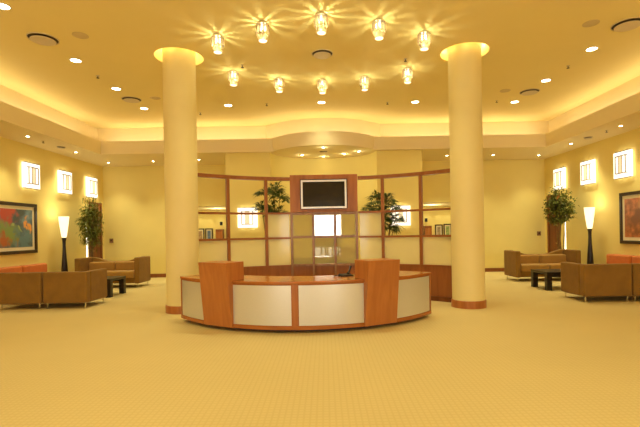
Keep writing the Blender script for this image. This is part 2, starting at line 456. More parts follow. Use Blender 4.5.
# ------------------------------------------------------------------ crystal ceiling lights
def crystal_light(loc, label):
    t = thing('crystal_ceiling_light', label, 'ceiling light', loc, 0, 'crystal ceiling lights over the lobby floor')
    MB().lathe([(.085, 0), (.085, -.02), (.02, -.03), (.02, -.04)], 24).build('ceiling_plate', M['chrome'], t, smooth=True)
    for k in range(3):
        c_ = (.04*math.cos(k*2.094-PI/2), .04*math.sin(k*2.094-PI/2))
        MB().lathe([(.008, -.045), (.018, -.06), (.018, -.10), (.006, -.12)], 10, c_).build('bulb', M['e_crys'], t, smooth=True)
    m = MB()
    for k in range(10):
        a = 2*PI*k/10
        m.lathe([(.006, -.035), (.019, -.05), (.019, -.19), (.007, -.205)], 6, (.098*math.cos(a), .098*math.sin(a)))
    m.build('crystal_rods', M['crystal'], t, smooth=True)
    for z in (-.035, -.20):
        MB().lathe([(.103, z-.006), (.103, z+.006), (.095, z+.006), (.095, z-.006), (.103, z-.006)], 32, cap=False).build('ring', M['chrome'], t, smooth=True)
    MB().lathe([(.068, -.205), (.078, -.22), (.078, -.29), (.07, -.30)], 24, cap=False).build('glass_cup', M['cup'], t, smooth=True)
    MB().lathe([(.068, -.294), (.066, -.302)], 24).build('lens', M['e_lens'], t, smooth=True)
    return t
PEND = [(-1.82, 7.53, 'outermost left of the nearer arc'), (-.97, 7.11, 'second from left in the nearer arc'), (0, 6.86, 'at the middle of the nearer arc'),
        (.95, 7.09, 'second from right in the nearer arc'), (1.8, 7.54, 'outermost right of the nearer arc'),
        (-1.9, 9.2, 'beside the left column, in the far arc'), (-.97, 9.68, 'second from left in the far arc'), (0, 9.82, 'at the middle of the far arc'),
        (.95, 9.66, 'second from right in the far arc'), (1.83, 9.22, 'beside the right column, in the far arc')]
proto = None
for x, y, l in PEND:
    lab = 'small round crystal ceiling light '+l
    if proto is None: proto = crystal_light((x, y, ZC), lab)
    else: dup(proto, (x, y, ZC), label=lab)
    point('crystal_lamp', (x, y, ZC-.165), 4.2*K, .012, (1, .95, .6))
    spot('crystal_down', (x, y, ZC-.31), 55*K, 110, 1, .05, (1, .95, .6))

# recessed ceiling downlights
def downlight(loc, r, label, group, mat, cat='downlight'):
    t = thing('recessed_downlight', label, cat, loc, 0, group)
    MB().lathe([(r, 0), (r*1.22, -.001), (r*1.2, -.008), (r, -.012)], 32, cap=False).build('trim_ring', M['trimw'], t, smooth=True)
    MB().lathe([(r*1.0, -.003), (r*.98, -.007)], 32).build('lens', mat, t, smooth=True)
    return t
DL = [(-4.78, 6.45, 'white recessed ceiling downlight nearest the top left corner'), (-4.86, 8.49, 'white recessed ceiling downlight in the left row, beside the big round vent'),
      (-4.87, 10.16, 'white recessed ceiling downlight in the left row, just before the far vent'), (-4.89, 11.78, 'white recessed ceiling downlight at the far end of the left row'),
      (-2.55, 11.62, 'recessed ceiling downlight right of the left column, near the back cove'), (-.03, 11.5, 'recessed ceiling downlight straight above the television screen'),
      (2.5, 11.6, 'recessed ceiling downlight left of the right column, near the back cove'), (5.25, 11.75, 'recessed ceiling downlight at the far end of the right row'),
      (5.25, 10.09, 'recessed ceiling downlight in the right row, just before the far vent'), (5.25, 8.36, 'recessed ceiling downlight in the right row, nearest the big round vent')]
proto = None
for x, y, l in DL:
    if proto is None: proto = downlight((x, y, ZC), .095, l, 'recessed downlights in the raised ceiling', M['e_down'])
    else: dup(proto, (x, y, ZC), label=l)
    spot('downlight_beam', (x, y, ZC-.03), 60*K, 110, 1, .08)
for x, y in ((-3.5, 3.5), (0, 2.5), (3.5, 3.5), (-3.5, -.5), (3.5, -.5)):
    spot('downlight_beam', (x, y, ZC-.03), 150*K, 120, 1, .08)
SL = [(-7.18, 10.45, 'tiny soffit spotlight on the left, nearest the painting'), (-7.2, 12.52, 'tiny soffit spotlight on the left, second from the painting'),
      (-7.2, 14.4, 'tiny soffit spotlight in the back left corner'), (-5.65, 14.25, 'tiny soffit spotlight left of the left column'),
      (-4.1, 14.15, 'tiny soffit spotlight just right of the left column'), (7.2, 10.4, 'tiny soffit spotlight on the right, nearest the painting'),
      (7.2, 12.5, 'tiny soffit spotlight on the right, second from the painting'), (7.2, 14.38, 'tiny soffit spotlight in the back right corner'),
      (5.6, 14.2, 'tiny soffit spotlight right of the right column'), (4.05, 14.1, 'tiny soffit spotlight just left of the right column')]
proto = None
for x, y, l in SL:
    if proto is None: proto = downlight((x, y, ZS), .04, l, 'small spotlights in the lower soffit', M['e_spot'], 'spotlight')
    else: dup(proto, (x, y, ZS), label=l)
    spot('soffit_beam', (x, y, ZS-.03), 85*K, 95, 1, .04)
NL = [(-.68, 13.62, 'bright niche spotlight at the left of the group over the television'), (0, 12.42, 'bright canopy spotlight closest to the curved fascia, over the television'),
      (0, 13.92, 'bright niche spotlight furthest back, over the television'), (.66, 13.55, 'bright niche spotlight right of centre over the television'),
      (1.08, 13.15, 'bright niche spotlight at the far right of the group over the television')]
for x, y, l in NL:
    dup(proto, (x, y, ZS), label=l, group='spotlights in the curved canopy')
    spot('niche_beam', (x, y, ZS-.03), 22*K, 100, 1, .03)
    point('niche_spill', (x, y, ZS-.09), 1.0*K, .02)

# ------------------------------------------------------------------ ceiling vents, speakers, sprinklers
def vent(loc, r, label, group='round air vents in the ceilings'):
    t = thing('ceiling_vent', label, 'air vent', loc, 0, group)
    MB().lathe([(r, 0), (r*1.0, -.012), (r*.94, -.014), (r*.93, -.002)], 40, cap=False).build('outer_ring', M['vent'], t, smooth=True)
    MB().lathe([(r*.93, -.001), (r*.92, -.003)], 40).build('dark_throat', M['ventdk'], t, smooth=True)
    m = MB(); m.lathe([(r*.72, -.03), (r*.80, -.035), (r*.78, -.045), (.01, -.05)], 40)
    m.build('diffuser_disc', M['vent'], t, smooth=True)
    return t
vent((.01, 8.37, ZC), .21, 'round ceiling vent in the middle, inside the oval of crystal lights')
vent((-4.88, 7.54, ZC), .25, 'large round ceiling vent at the near left')
vent((5.25, 7.37, ZC), .25, 'large round ceiling vent at the near right, cut by the photo edge')
vent((-4.87, 10.97, ZC), .24, 'round ceiling vent at the far left, between two downlights')
vent((5.25, 10.9, ZC), .24, 'round ceiling vent at the far right, between two downlights')
for x, y, r, l in ((-7.17, 11.76, .11, 'small round vent in the left soffit'), (7.19, 11.67, .11, 'small round vent in the right soffit'), (0, 13.05, .13, 'small round vent among the canopy spotlights')):
    vent((x, y, ZS), r, l, 'small vents in the soffit')
def speaker(loc, label):
    t = thing('ceiling_speaker', label, 'speaker', loc, 0, 'flush round speakers in the ceiling')
    MB().lathe([(.13, 0), (.13, -.006), (.115, -.009), (.115, -.004)], 32, cap=False).build('rim', M['spk'], t, smooth=True)
    MB().lathe([(.115, -.001), (.11, -.006)], 32).build('grille', M['spk'], t, smooth=True)
for x, y, l in ((-4.17, 7.44, 'faint flush ceiling speaker beside the near left vent'), (-4.24, 10.9, 'faint flush ceiling speaker beside the far left vent'),
                (4.59, 7.32, 'faint flush ceiling speaker beside the near right vent'), (4.59, 10.8, 'faint flush ceiling speaker beside the far right vent')):
    speaker((x, y, ZC), l)
def sprinkler(loc, label):
    t = thing('sprinkler_head', label, 'sprinkler', loc, 0, 'sprinkler heads on the ceilings')
    MB().lathe([(.035, 0), (.03, -.012)], 16).build('escutcheon', M['vent'], t, smooth=True)
    m = MB().lathe([(.008, -.01), (.008, -.05)], 8); m.lathe([(.03, -.05), (.03, -.056)], 12)
    m.build('deflector', M['ventdk'], t, smooth=True)
for x, y, z, l in ((-4.86, 9.32, ZC, 'tiny sprinkler head in the left downlight row'), (-4.3, 11.68, ZC, 'tiny sprinkler head just left of the left column'),
                   (-3.5, 12.3, ZC, 'tiny sprinkler head just right of the left column'), (5.27, 9.21, ZC, 'tiny sprinkler head in the right downlight row'),
                   (4.7, 11.61, ZC, 'tiny sprinkler head just right of the right column'), (1.69, 8.69, ZC, 'tiny sprinkler head behind the right end crystal light'),
                   (1.75, 11.6, ZC, 'tiny sprinkler head near the downlight left of the right column'), (-1.64, 8.87, ZC, 'tiny sprinkler head among the left crystal lights'),
                   (-1.5, 11.55, ZC, 'tiny sprinkler head between two far downlights on the left'), (-7.17, 11.01, ZS+.002, 'tiny sprinkler head in the left soffit'),
                   (7.18, 10.89, ZS+.002, 'tiny sprinkler head in the right soffit')):
    sprinkler((x, y, z), l)

# ------------------------------------------------------------------ wall sconces (built facing -Y, back at y=0)
def sconce(loc, rz, w, label, group):
    t = thing('wall_sconce', label, 'wall lamp', loc, rz, group)
    h = w/2
    MB().box(-h, h, -.09, -.05, -h, h).build('glowing_panel', M['e_sconce'], t, bevel=.006)
    MB().box(-h*.5, h*.5, -.05, 0, -h*.5, h*.5).build('wall_bracket', M['trimw'], t)
    m = MB(); q = .011; a, b = h*.56, h*.66
    m.box(-a, a, -.150, -.135, b-q, b+q); m.box(-a, a, -.150, -.135, -b-q, -b+q)
    for x, k in ((-a, q), (-h*.2, .005), (h*.2, .005), (a, q)): m.box(x-k, x+k, -.150, -.135, -b, b)
    for x in (-a, a):
        for z in (-b, b): m.box(x-q, x+q, -.135, -.09, z-q, z+q)
    m.build('metal_frame', M['sconce_f'], t)
    MB().box(-h*.17, h*.17, -.146, -.138, -b, b).build('centre_bar', M['sconce_p'], t)
    m = MB()
    for z in (-1, 1): m.box(-h*.9, h*.9, -.10, -.04, z*(h+.008)-.008, z*(h+.008)+.008)
    m.build('edge_strip', M['sconce_f'], t)
    c = t.location
    return t
def place_sconces():
    G = 'square glowing wall lamps'
    items = []
    for y, l in ((11.43, 'above the painting, nearest the camera on the left wall'), (12.92, 'in the middle of the left wall row of three'), (14.40, 'above the left plant, furthest on the left wall')):
        items.append(((-XW, y, 3.13), PI/2, .66, l))
    for y, l in ((11.18, 'nearest the camera on the right wall'), (12.67, 'in the middle of the right wall row of three'), (14.2, 'above the right plant, furthest on the right wall')):
        items.append(((XW, y, 3.13), -PI/2, .68, l))
    items.append(((-2.33, 13.1, 1.98), 0, .60, 'seen through the screen left of the left palm'))
    items.append(((2.30, 13.1, 1.965), 0, .60, 'seen through the screen behind the right palm'))
    for loc, rz, w, l in items:
        sconce(loc, rz, w, 'square glowing wall lamp '+l, G)
        d = Vector((0, -1, 0)); d.rotate(Matrix.Rotation(rz, 3, 'Z'))
        for dz in (-1, 1):
            for k in (-1, 0, 1):
                tx = Vector((d.y, -d.x, 0))*k*w*.3
                point('sconce_wall_glow', Vector(loc)+d*.07+tx+Vector((0, 0, dz*(w/2+.045))), .085*K, .02, (1, .90, .55))
place_sconces()

# ------------------------------------------------------------------ framed paintings on the side walls
def painting(loc, rz, w, h, label, mat):
    t = thing('framed_painting', label, 'painting', loc, rz)
    m = MB(); f = .085
    m.box(0, .05, -w/2, w/2, h/2-f, h/2); m.box(0, .05, -w/2, w/2, -h/2, -h/2+f)
    m.box(0, .05, -w/2, -w/2+f, -h/2+f, h/2-f); m.box(0, .05, w/2-f, w/2, -h/2+f, h/2-f)
    m.build('frame', M['frame'], t, bevel=.006)
    MB().box(.005, .02, -w/2+f, w/2-f, -h/2+f, h/2-f).build('mount', M['mat'], t)
    g = f+.085
    MB().box(.02, .026, -w/2+g, w/2-g, -h/2+g, h/2-g).build('picture', mat, t)
    return t
A1 = art_mat('abstract_blue_red', (.08, .14, .18), [(-.45, .1, .35, (.5, .06, .02)), (.15, .25, .45, (.05, .07, .09)), (-.1, -.15, .4, (.18, .26, .07)), (.0, .40, .34, (.42, .04, .02)), (-.15, -.40, .26, (.40, .10, .03)), (.66, .05, .17, (.80, .33, .04)), (.35, .42, .25, (.03, .05, .05)), (.45, -.30, .35, (.09, .19, .24)), (.25, .05, .12, (.30, .38, .12))])
A2 = art_mat('abstract_rust', (.36, .12, .045), [(.5, .1, .35, (.14, .06, .03)), (.0, .3, .35, (.46, .20, .08)), (.82, -.1, .2, (.50, .28, .15)), (.3, -.3, .35, (.40, .10, .03)), (-.3, 0, .4, (.2, .07, .03))])
painting((-XW+.001, 10.70, 1.735), 0, 1.96, 1.31, 'large dark framed abstract painting in blue, red and green on left wall', A1)
painting((XW-.001, 10.40, 1.735), PI, 1.96, 1.33, 'large dark framed abstract painting in rust brown on right wall', A2)

# ------------------------------------------------------------------ floor lamps
def floor_lamp(loc, label):
    t = thing('floor_lamp', label, 'floor lamp', loc)
    MB().lathe([(.15, 0), (.15, .025), (.10, .05), (.078, .10), (.085, .30), (.088, .45), (.070, .75), (.048, 1.05), (.040, 1.25), (.045, 1.38), (.062, 1.47), (.06, 1.475)], 32).build('stem', M['dark'], t, smooth=True)
    MB().lathe([(.058, 1.476), (.075, 1.56), (.100, 1.75), (.122, 1.92), (.138, 2.08), (.134, 2.08), (.05, 1.49)], 32, cap=False).build('lamp_shade', M['e_lamp'], t, smooth=True)
    MB().lathe([(.02, 1.48), (.03, 1.6), (.02, 1.66)], 12).build('bulb', M['e_crys'], t, smooth=True)
    point('floor_lamp_glow', (loc[0], loc[1], 2.14), 3*K, .06)
floor_lamp((-7.52, 12.40, 0), 'tall tapered floor lamp with glowing shade and black stem, left seating area')
floor_lamp((7.53, 12.22, 0), 'tall tapered floor lamp with glowing shade and black stem, right seating area')

# ------------------------------------------------------------------ curved wooden screen behind the desk
SR, SCX, SCY = 3.79, 0.0, 6.21
TH = [-.785, -.588, -.357, -.208, .208, .357, .588, .785]
scr = thing('partition_screen', 'curved cherry wood screen with frosted panels standing behind the desk', 'room divider', (0, 9.9, 0))
inv = Matrix.Translation((0, -9.9, 0))
def sp(o): o.parent = scr; o.matrix_parent_inverse = inv; return o
def sarc(name, mat, a0, a1, z0, z1, hw, n=14, bevel=0):
    return sp(MB().arc(SCX, SCY, SR-hw, SR+hw, a0, a1, z0, z1, n).build(name, mat, bevel=bevel, smooth=True))
PW = .0085
for a in TH:
    if abs(a) == .208: continue
    sarc('post', M['post'], a-PW, a+PW, .765, 2.70, .04, 1)
for a0, a1 in ((-.794, -.208), (.208, .794)):
    sarc('top_rail', M['post'], a0, a1, 2.70, 2.775, .055)
    sarc('base_panel', M['post'], a0, a1, .0, .73, .03)
    sarc('base_cap', M['post'], a0, a1, .73, .765, .045)
    sarc('kick_board', M['wood_dk'], a0, a1, .0, .10, .045)
    s = 1 if a0 > 0 else -1
    sarc('middle_rail', M['post'], a0, a1, 1.925, 1.97, .05)
    sarc('middle_rail', M['post'], a0, a1, 1.36, 1.405, .05)
for i in range(7):
    if i == 3: continue
    a0, a1 = TH[i]+PW, TH[i+1]-PW
    sarc('frosted_panel', M['frosted'], a0, a1, .765, 1.36, .006, 6)
    if i in (2, 4): sarc('frosted_panel', M['frosted'], a0, a1, 1.405, 1.925, .006, 6)
# centre unit
CXL, CXR, YG = -.785, .765, 9.86
sp(MB().box(CXL, CXR, YG, YG+.24, 1.965, 2.825).build('television_backboard', M['wood'], bevel=.006))
sp(MB().box(CXL+.01, CXR-.01, YG+.06, YG+.2, 0, .75).build('base_panel', M['post']))
gx = [CXL+.028, -.262, .238, CXR-.028]
for x in gx: sp(MB().box(x-.028, x+.028, YG, YG+.06, .0, 1.962).build('cabinet_stile', M['cab'], bevel=.004))
for z in (1.935, 1.40, .755):
    for a, b in zip(gx, gx[1:]):
        sp(MB().box(a+.028, b-.028, YG+.004, YG+.056, z-.025, z+.025).build('cabinet_rail', M['cab']))
for a, b in zip(gx, gx[1:]):
    for z0, z1 in ((.78, 1.375), (1.425, 1.91)):
        sp(MB().box(a+.028, b-.028, YG+.026, YG+.034, z0, z1).build('glass_pane', M['cabglass']))
# television
tv = thing('television', 'wall-mounted flat television with silver frame and dark screen on wooden board', 'television', (-.01, YG, 2.37))
TW, THh = .52, .325
MB().box(-TW-.02, TW+.02, -.05, 0, -THh-.01, THh+.02).build('casing', M['black'], tv, bevel=.006)
m = MB(); q = .042
m.box(-TW, TW, -.075, -.045, THh-q, THh); m.box(-TW, TW, -.075, -.045, -THh, -THh+q)
m.box(-TW, -TW+q, -.075, -.045, -THh+q, THh-q); m.box(TW-q, TW, -.075, -.045, -THh+q, THh-q)
m.build('silver_frame', M['silver'], tv, bevel=.004)
MB().box(-TW+q, TW-q, -.058, -.05, -THh+q, THh-q).build('screen', M['screen'], tv)

# ------------------------------------------------------------------ reception desk
DX, DY, DR = -.345, 9.08, 2.68
desk = thing('reception_desk', 'curved reception desk of cherry wood with silver panels and two tall podiums', 'desk', (DX, 6.6, 0))
dinv = Matrix.Translation((-DX, -6.6, 0))
def dp(o): o.parent = desk; o.matrix_parent_inverse = dinv; return o
R = math.radians
def darc(name, mat, a0, a1, r0, r1, z0, z1, n=24, bevel=0):
    return dp(MB().arc(DX, DY, r0, r1, R(a0), R(a1), z0, z1, n, sgn=-1).build(name, mat, bevel=bevel, smooth=True))
E_, E2 = 54.2, 53.9
darc('plinth', M['plinth'], -E_+2, E2-2, DR-.75, DR-.14, 0, .06)
darc('carcass', M['wood_h'], -E_, E2, DR-.06, DR, .06, .735, 48)
darc('inner_shelf', M['wood_h'], -E_, E2, DR-.70, DR-.06, .06, .10, 48)
darc('worktop', M['wood_h'], -E_-.3, E2+.3, DR-.80, DR+.022, .735, .775, 64, bevel=.006)
for a0, a1 in ((-E_, -E_+1.2), (E2-1.2, E2)):
    darc('end_panel', M['wood'], a0, a1, DR-.76, DR-.06, .06, .735, 2)
for a0, a1 in ((-E_+1.1, -36.4), (-23.8, -3.7), (-1.3, 20.1), (32.6, E2-1.1)):
    darc('silver_panel', M['panel'], a0, a1, DR-.002, DR+.006, .115, .715, 20)
    # thin wooden beads round every silver panel
darc('bottom_rail', M['wood_h'], -E_, E2, DR-.01, DR+.016, .055, .108, 48)
for a in (-E_+.45, -2.5, E2-.45): darc('stile', M['wood'], a-(.9 if a == -2.5 else .42), a+(.9 if a == -2.5 else .42), DR-.01, DR+.014, .108, .735, 2)
def podium(a, w0, w1):
    ang = R(a)
    o = Vector((math.sin(ang), -math.cos(ang), 0)); t = Vector((math.cos(ang), math.sin(ang), 0))
    c = Vector((DX, DY, 0))
    def P(r, s, z): return c+o*r+t*s+Vector((0, 0, z))
    rb, rt, zi = DR+.025, DR+.145, 1.06
    ib, it = DR-.28, DR-.28
    m = MB().hexa([P(rb, -w0, .055), P(rb, w0, .055), P(ib, w0, .055), P(ib, -w0, .055)],
                  [P(rt, -w1, zi), P(rt, w1, zi), P(it, w1, zi), P(it, -w1, zi)])
    b = dp(m.build('podium', M['wood_lt'], bevel=.006))
    m = MB().hexa([P(rt+.012, -w1-.012, zi), P(rt+.012, w1+.012, zi), P(it-.012, w1+.012, zi), P(it-.012, -w1-.012, zi)],
                  [P(rt+.012, -w1-.012, zi+.022), P(rt+.012, w1+.012, zi+.022), P(it-.012, w1+.012, zi+.022), P(it-.012, -w1-.012, zi+.022)])
    cap = m.build('podium_top', M['wood_h']); cap.parent = b; cap.matrix_parent_inverse = dinv
    # raised edge bands on the front face
    for s0, s1 in ((-w0, -w0+.022), (w0-.022, w0)):
        m = MB().hexa([P(rb+.008, s0, .06), P(rb+.008, s1, .06), P(rb-.01, s1, .06), P(rb-.01, s0, .06)],
                      [P(rt+.008, s0, zi), P(rt+.008, s1, zi), P(rt-.01, s1, zi), P(rt-.01, s0, zi)])
        e = m.build('edge_band', M['post']); e.parent = b; e.matrix_parent_inverse = dinv
podium(-30.1, .298, .285); podium(26.3, .292, .285)

# telephone on the desk
ph = thing('desk_telephone', 'small black telephone lying on the reception desk beside the right podium', 'telephone', (.335, 7.08, .776), .25)
MB().hexa([(-.11, -.09, 0), (.11, -.09, 0), (.11, .09, 0), (-.11, .09, 0)], [(-.10, -.08, .02), (.10, -.08, .02), (.10, .08, .035), (-.10, .08, .035)]).build('body', M['black'], ph, bevel=.005)
MB().tube([(.02, -.05, .045), (.05, -.02, .08), (.08, .02, .115), (.10, .05, .15)], [.022, .014, .014, .022], 10).build('handset', M['black'], ph, smooth=True)
MB().tube([(-.10, 0, .02), (-.15, -.02, .01), (-.19, .0, .012), (-.22, -.03, .01)], .008, 6).build('cord', M['black'], ph, smooth=True)

# ------------------------------------------------------------------ sofas
def leg_set(t, w, d, h=.11, inset=.07):
    for x in (-w/2+inset, w/2-inset):
        for y in (inset-d/2, d/2-inset):
            m = MB(); m.lathe([(.013, 0), (.019, h)], 10, (x, y)); m.build('leg', M['chrome'], t, smooth=True)
def lounge_sofa(loc, label):
    """two-seater facing -Y with high arms and a back that sweeps up to them"""
    t = thing('sofa', label, 'sofa', loc, 0, 'high-armed tan sofas')
    w, d = 1.85, .84; at = .14
    MB().box(-w/2+at, w/2-at, -d/2+.02, d/2-.02, .13, .30).build('base', M['tan'], t, bevel=.02)
    for s in (-1, 1):
        x0, x1 = sorted((s*w/2, s*(w/2-at)))
        MB().box(x0, x1, -d/2, d/2, .12, .87).build('armrest', M['tan'], t, bevel=.03, seg=3)
    # back with raised wings
    prof = [(-w/2+at, .87), (-w/2+at+.06, .868), (-w/2+at+.22, .82), (-w/2+at+.42, .755), (-w/2+at+.55, .74)]
    prof = prof+[(-x, z) for x, z in prof[::-1]]
    m = MB()
    lo0 = [m.bm.verts.new((x, d/2-.17, .2)) for x, z in prof]; hi0 = [m.bm.verts.new((x, d/2-.17, z)) for x, z in prof]
    lo1 = [m.bm.verts.new((x, d/2, .2)) for x, z in prof]; hi1 = [m.bm.verts.new((x, d/2, z)) for x, z in prof]
    n = len(prof)
    for i in range(n-1):
        for a, b in ((lo0, hi0), (hi0, hi1), (hi1, lo1), (lo1, lo0)):
            m.bm.faces.new([a[i], a[i+1], b[i+1], b[i]])
    for i in (0, n-1): m.bm.faces.new([lo0[i], hi0[i], hi1[i], lo1[i]])
    m.build('backrest', M['tan'], t, bevel=.025, seg=3)
    cw = (w-2*at)/2
    for s in (-1, 1):
        x0, x1 = sorted((s*.006, s*(cw-.004)))
        MB().box(x0, x1, -d/2-.05, d/2-.17, .285, .48).build('seat_cushion', M['tan_c'], t, bevel=.04, seg=3)
        MB().box(x0, x1, d/2-.36, d/2-.16, .46, .73).build('back_cushion', M['tan_c'], t, bevel=.045, seg=3)
    leg_set(t, w, d, .13)
lounge_sofa((-6.27, 12.74, 0), 'tan two-seat sofa with high arms at far left, in front of the tall plant')
lounge_sofa((6.33, 12.60, 0), 'tan two-seat sofa with high arms at far right, in front of the leafy tree')

def section(loc, rz, w, label, group, mat, cmat, arm=0, hb=.765, d=.86, nm='sofa_section', armh=None):
    """one upholstered section facing -Y; arm: -1, 1 or 0"""
    t = thing(nm, label, 'sofa', loc, rz, group)
    at = .14; x0, x1 = -w/2+.004, w/2-.004
    MB().box(x0, x1, d/2-.16, d/2, .115, hb).build('backrest', mat, t, bevel=.028, seg=3)
    a0, a1 = x0, x1
    if arm:
        b = sorted((arm*w/2, arm*(w/2-at)))
        MB().box(b[0], b[1], -d/2, d/2-.162, .115, armh or hb).build('armrest', mat, t, bevel=.028, seg=3)
        if arm > 0: a1 = b[0]
        else: a0 = b[1]
    MB().box(a0, a1, -d/2+.02, d/2-.16, .115, .29).build('base', mat, t, bevel=.015)
    MB().box(a0+.004, a1-.004, -d/2, d/2-.165, .285, .46).build('seat_cushion', cmat, t, bevel=.04, seg=3)
    leg_set(t, w, d)
    return t
G1 = 'tan sofa sections with their backs to the camera'
section((-5.44, 9.38, 0), 0, .93, 'tan sofa section at near left, its armed end closest to the desk', G1, M['tan'], M['tan_c'], arm=1)
section((-6.385, 9.36, 0), 0, .93, 'tan armless sofa section at near left, cut by the photo edge', G1, M['tan'], M['tan_c'])
section((5.66, 9.04, 0), 0, .98, 'tan sofa section at near right, its armed end closest to the desk', G1, M['tan'], M['tan_c'], arm=-1)
section((6.65, 9.03, 0), 0, .98, 'tan armless sofa section at near right, cut by the photo edge', G1, M['tan'], M['tan_c'])
for n_ in ('sofa_section', 'sofa_section.001', 'sofa_section.002', 'sofa_section.003'):
    o = bpy.data.objects[n_]; o.rotation_euler.z = PI; 
# swap arm sides because the sections were turned round
for n_, a in (('sofa_section', 1), ('sofa_section.002', 1)):
    for c in bpy.data.objects[n_].children: c.scale = (-1, 1, 1)
G2 = 'orange sofa sections along the side walls'
def wall_sofa(sx, y, label):
    t = section((sx*7.32, y, 0), -sx*PI/2, label=label, group=G2, mat=M['orange'], cmat=M['orange'], hb=.74, d=.84, w=.93)
    o = MB().box(-.455, .455, .08, .27, .44, .81).build('back_cushion', M['orange'], t, bevel=.05, seg=3)
wall_sofa(-1, 11.02, 'orange sofa section below the blue and red painting, nearer the floor lamp')
wall_sofa(-1, 10.07, 'orange sofa section below the blue and red painting, at the photo edge')
wall_sofa(1, 10.90, 'orange sofa section below the rust brown painting, nearer the floor lamp')
wall_sofa(1, 9.95, 'orange sofa section below the rust brown painting, at the photo edge')

# ------------------------------------------------------------------ coffee tables
def coffee_table(loc, w, d, label):
    t = thing('coffee_table', label, 'table', loc, 0, 'low dark coffee tables')
    MB().box(-w/2, w/2, -d/2, d/2, .39, .45).build('tabletop', M['dark'], t, bevel=.006)
    m = MB()
    for y in (-d/2+.03, d/2-.06): m.box(-w/2+.12, w/2-.12, y, y+.03, .32, .39)
    m.build('apron', M['dark'], t)
    for x in (-1, 1):
        for y in (-1, 1):
            cx, cy = x*(w/2-.065), y*(d/2-.065)
            MB().box(cx-.062, cx+.062, cy-.062, cy+.062, 0, .392).build('leg', M['dark'], t, bevel=.005)
coffee_table((-5.75, 10.86, 0), 1.04, .82, 'low dark square-legged coffee table between the left sofas')
coffee_table((5.88, 10.76, 0), 1.10, .82, 'low dark square-legged coffee table between the right sofas')

# ------------------------------------------------------------------ plants
def leaf_quad(bm, p, d, L, W, droop=.3):
    d = d.normalized(); s = d.cross(Vector((0, 0, 1)))
    if s.length < .1: s = Vector((1, 0, 0))
    s.normalize(); q = Vector((random.uniform(-.5, .5), random.uniform(-.5, .5), random.uniform(-.3, .3)))
    s = (s+q*.6).normalized()
    a = p; b = p+d*L*.45+s*W; c = p+d*L-Vector((0, 0, L*droop)); e = p+d*L*.45-s*W
    bm.faces.new([bm.verts.new(v) for v in (a, b, c, e)])
def rnd_dir():
    while True:
        v = Vector((random.uniform(-1, 1), random.uniform(-1, 1), random.uniform(-1, 1)))
        if .05 < v.length < 1: return v.normalized()
def tree(loc, label, nl, zc, rz_, rx, L, W, name, stems, xlim):
    t = thing(name, label, 'plant', loc)
    MB().lathe([(.17, 0), (.21, .02), (.24, .42), (.25, .44), (.22, .44), (.21, .38)], 28, cap=False).build('pot', M['pot'], t, smooth=True)
    MB().lathe([(.215, .385), (.2, .40)], 24).build('soil', M['soil'], t)
    trunk = MB(); fol = MB(); tips = []
    for k in range(stems):
        a = 2*PI*k/stems+.4; b = (.07*math.cos(a), .07*math.sin(a), .39)
        top = (random.uniform(-.3, .3)*rx, random.uniform(-.3, .3)*rx, zc+rz_*random.uniform(.1, .7))
        mid = ((b[0]+top[0])/2+random.uniform(-.04, .04), (b[1]+top[1])/2, (b[2]+top[2])/2)
        trunk.tube([b, mid, top], [.02, .015, .006], 7)
        for j in range(26):
            f = .45+.55*j/26; base = Vector(b).lerp(Vector(top), f)
            d = rnd_dir(); d.z = abs(d.z)*.5
            tip = base+Vector((d.x*rx*random.uniform(.4, 1), d.y*rx*random.uniform(.4, 1), d.z*rz_*.6))
            e = ((tip.x/rx)**2+(tip.y/rx)**2+((tip.z-zc)/rz_)**2)
            if e > 1: continue
            trunk.tube([base, (base+tip)/2+Vector((0, 0, .03)), tip], [.006, .004, .002], 4)
            tips.append((base, tip))
    n = 0
    while n < nl:
        base, tip = random.choice(tips)
        p = base.lerp(tip, random.uniform(.3, 1.05))+rnd_dir()*random.uniform(0, .09)
        if loc[0]+p.x > xlim or loc[0]+p.x < -xlim: continue
        d = (tip-base).normalized()+rnd_dir()*.9; d.z -= .3
        leaf_quad(fol.bm, p, d, L*random.uniform(.7, 1.2), W, .25); n += 1
    # a few leaves all over the crown so the outline is loose
    for k in range(nl//5):
        v = rnd_dir()*random.uniform(.5, 1.0); p = Vector((v.x*rx, v.y*rx, zc+v.z*rz_))
        if abs(loc[0]+p.x) > xlim: continue
        leaf_quad(fol.bm, p, rnd_dir(), L, W, .4)
    trunk.build('stems', M['bark'], t, smooth=True)
    tag(fol.build('foliage', M['leaf'], t), kind=None)
tree((-7.33, 13.50, 0), 'tall slender bamboo-like potted plant beside the left side door', 2600, 1.93, .93, .37, .13, .014, 'potted_bamboo', 7, 7.8)
tree((7.27, 13.28, 0), 'tall leafy potted fig tree beside the right side door', 2400, 2.22, .60, .48, .09, .024, 'potted_fig_tree', 5, 7.8)

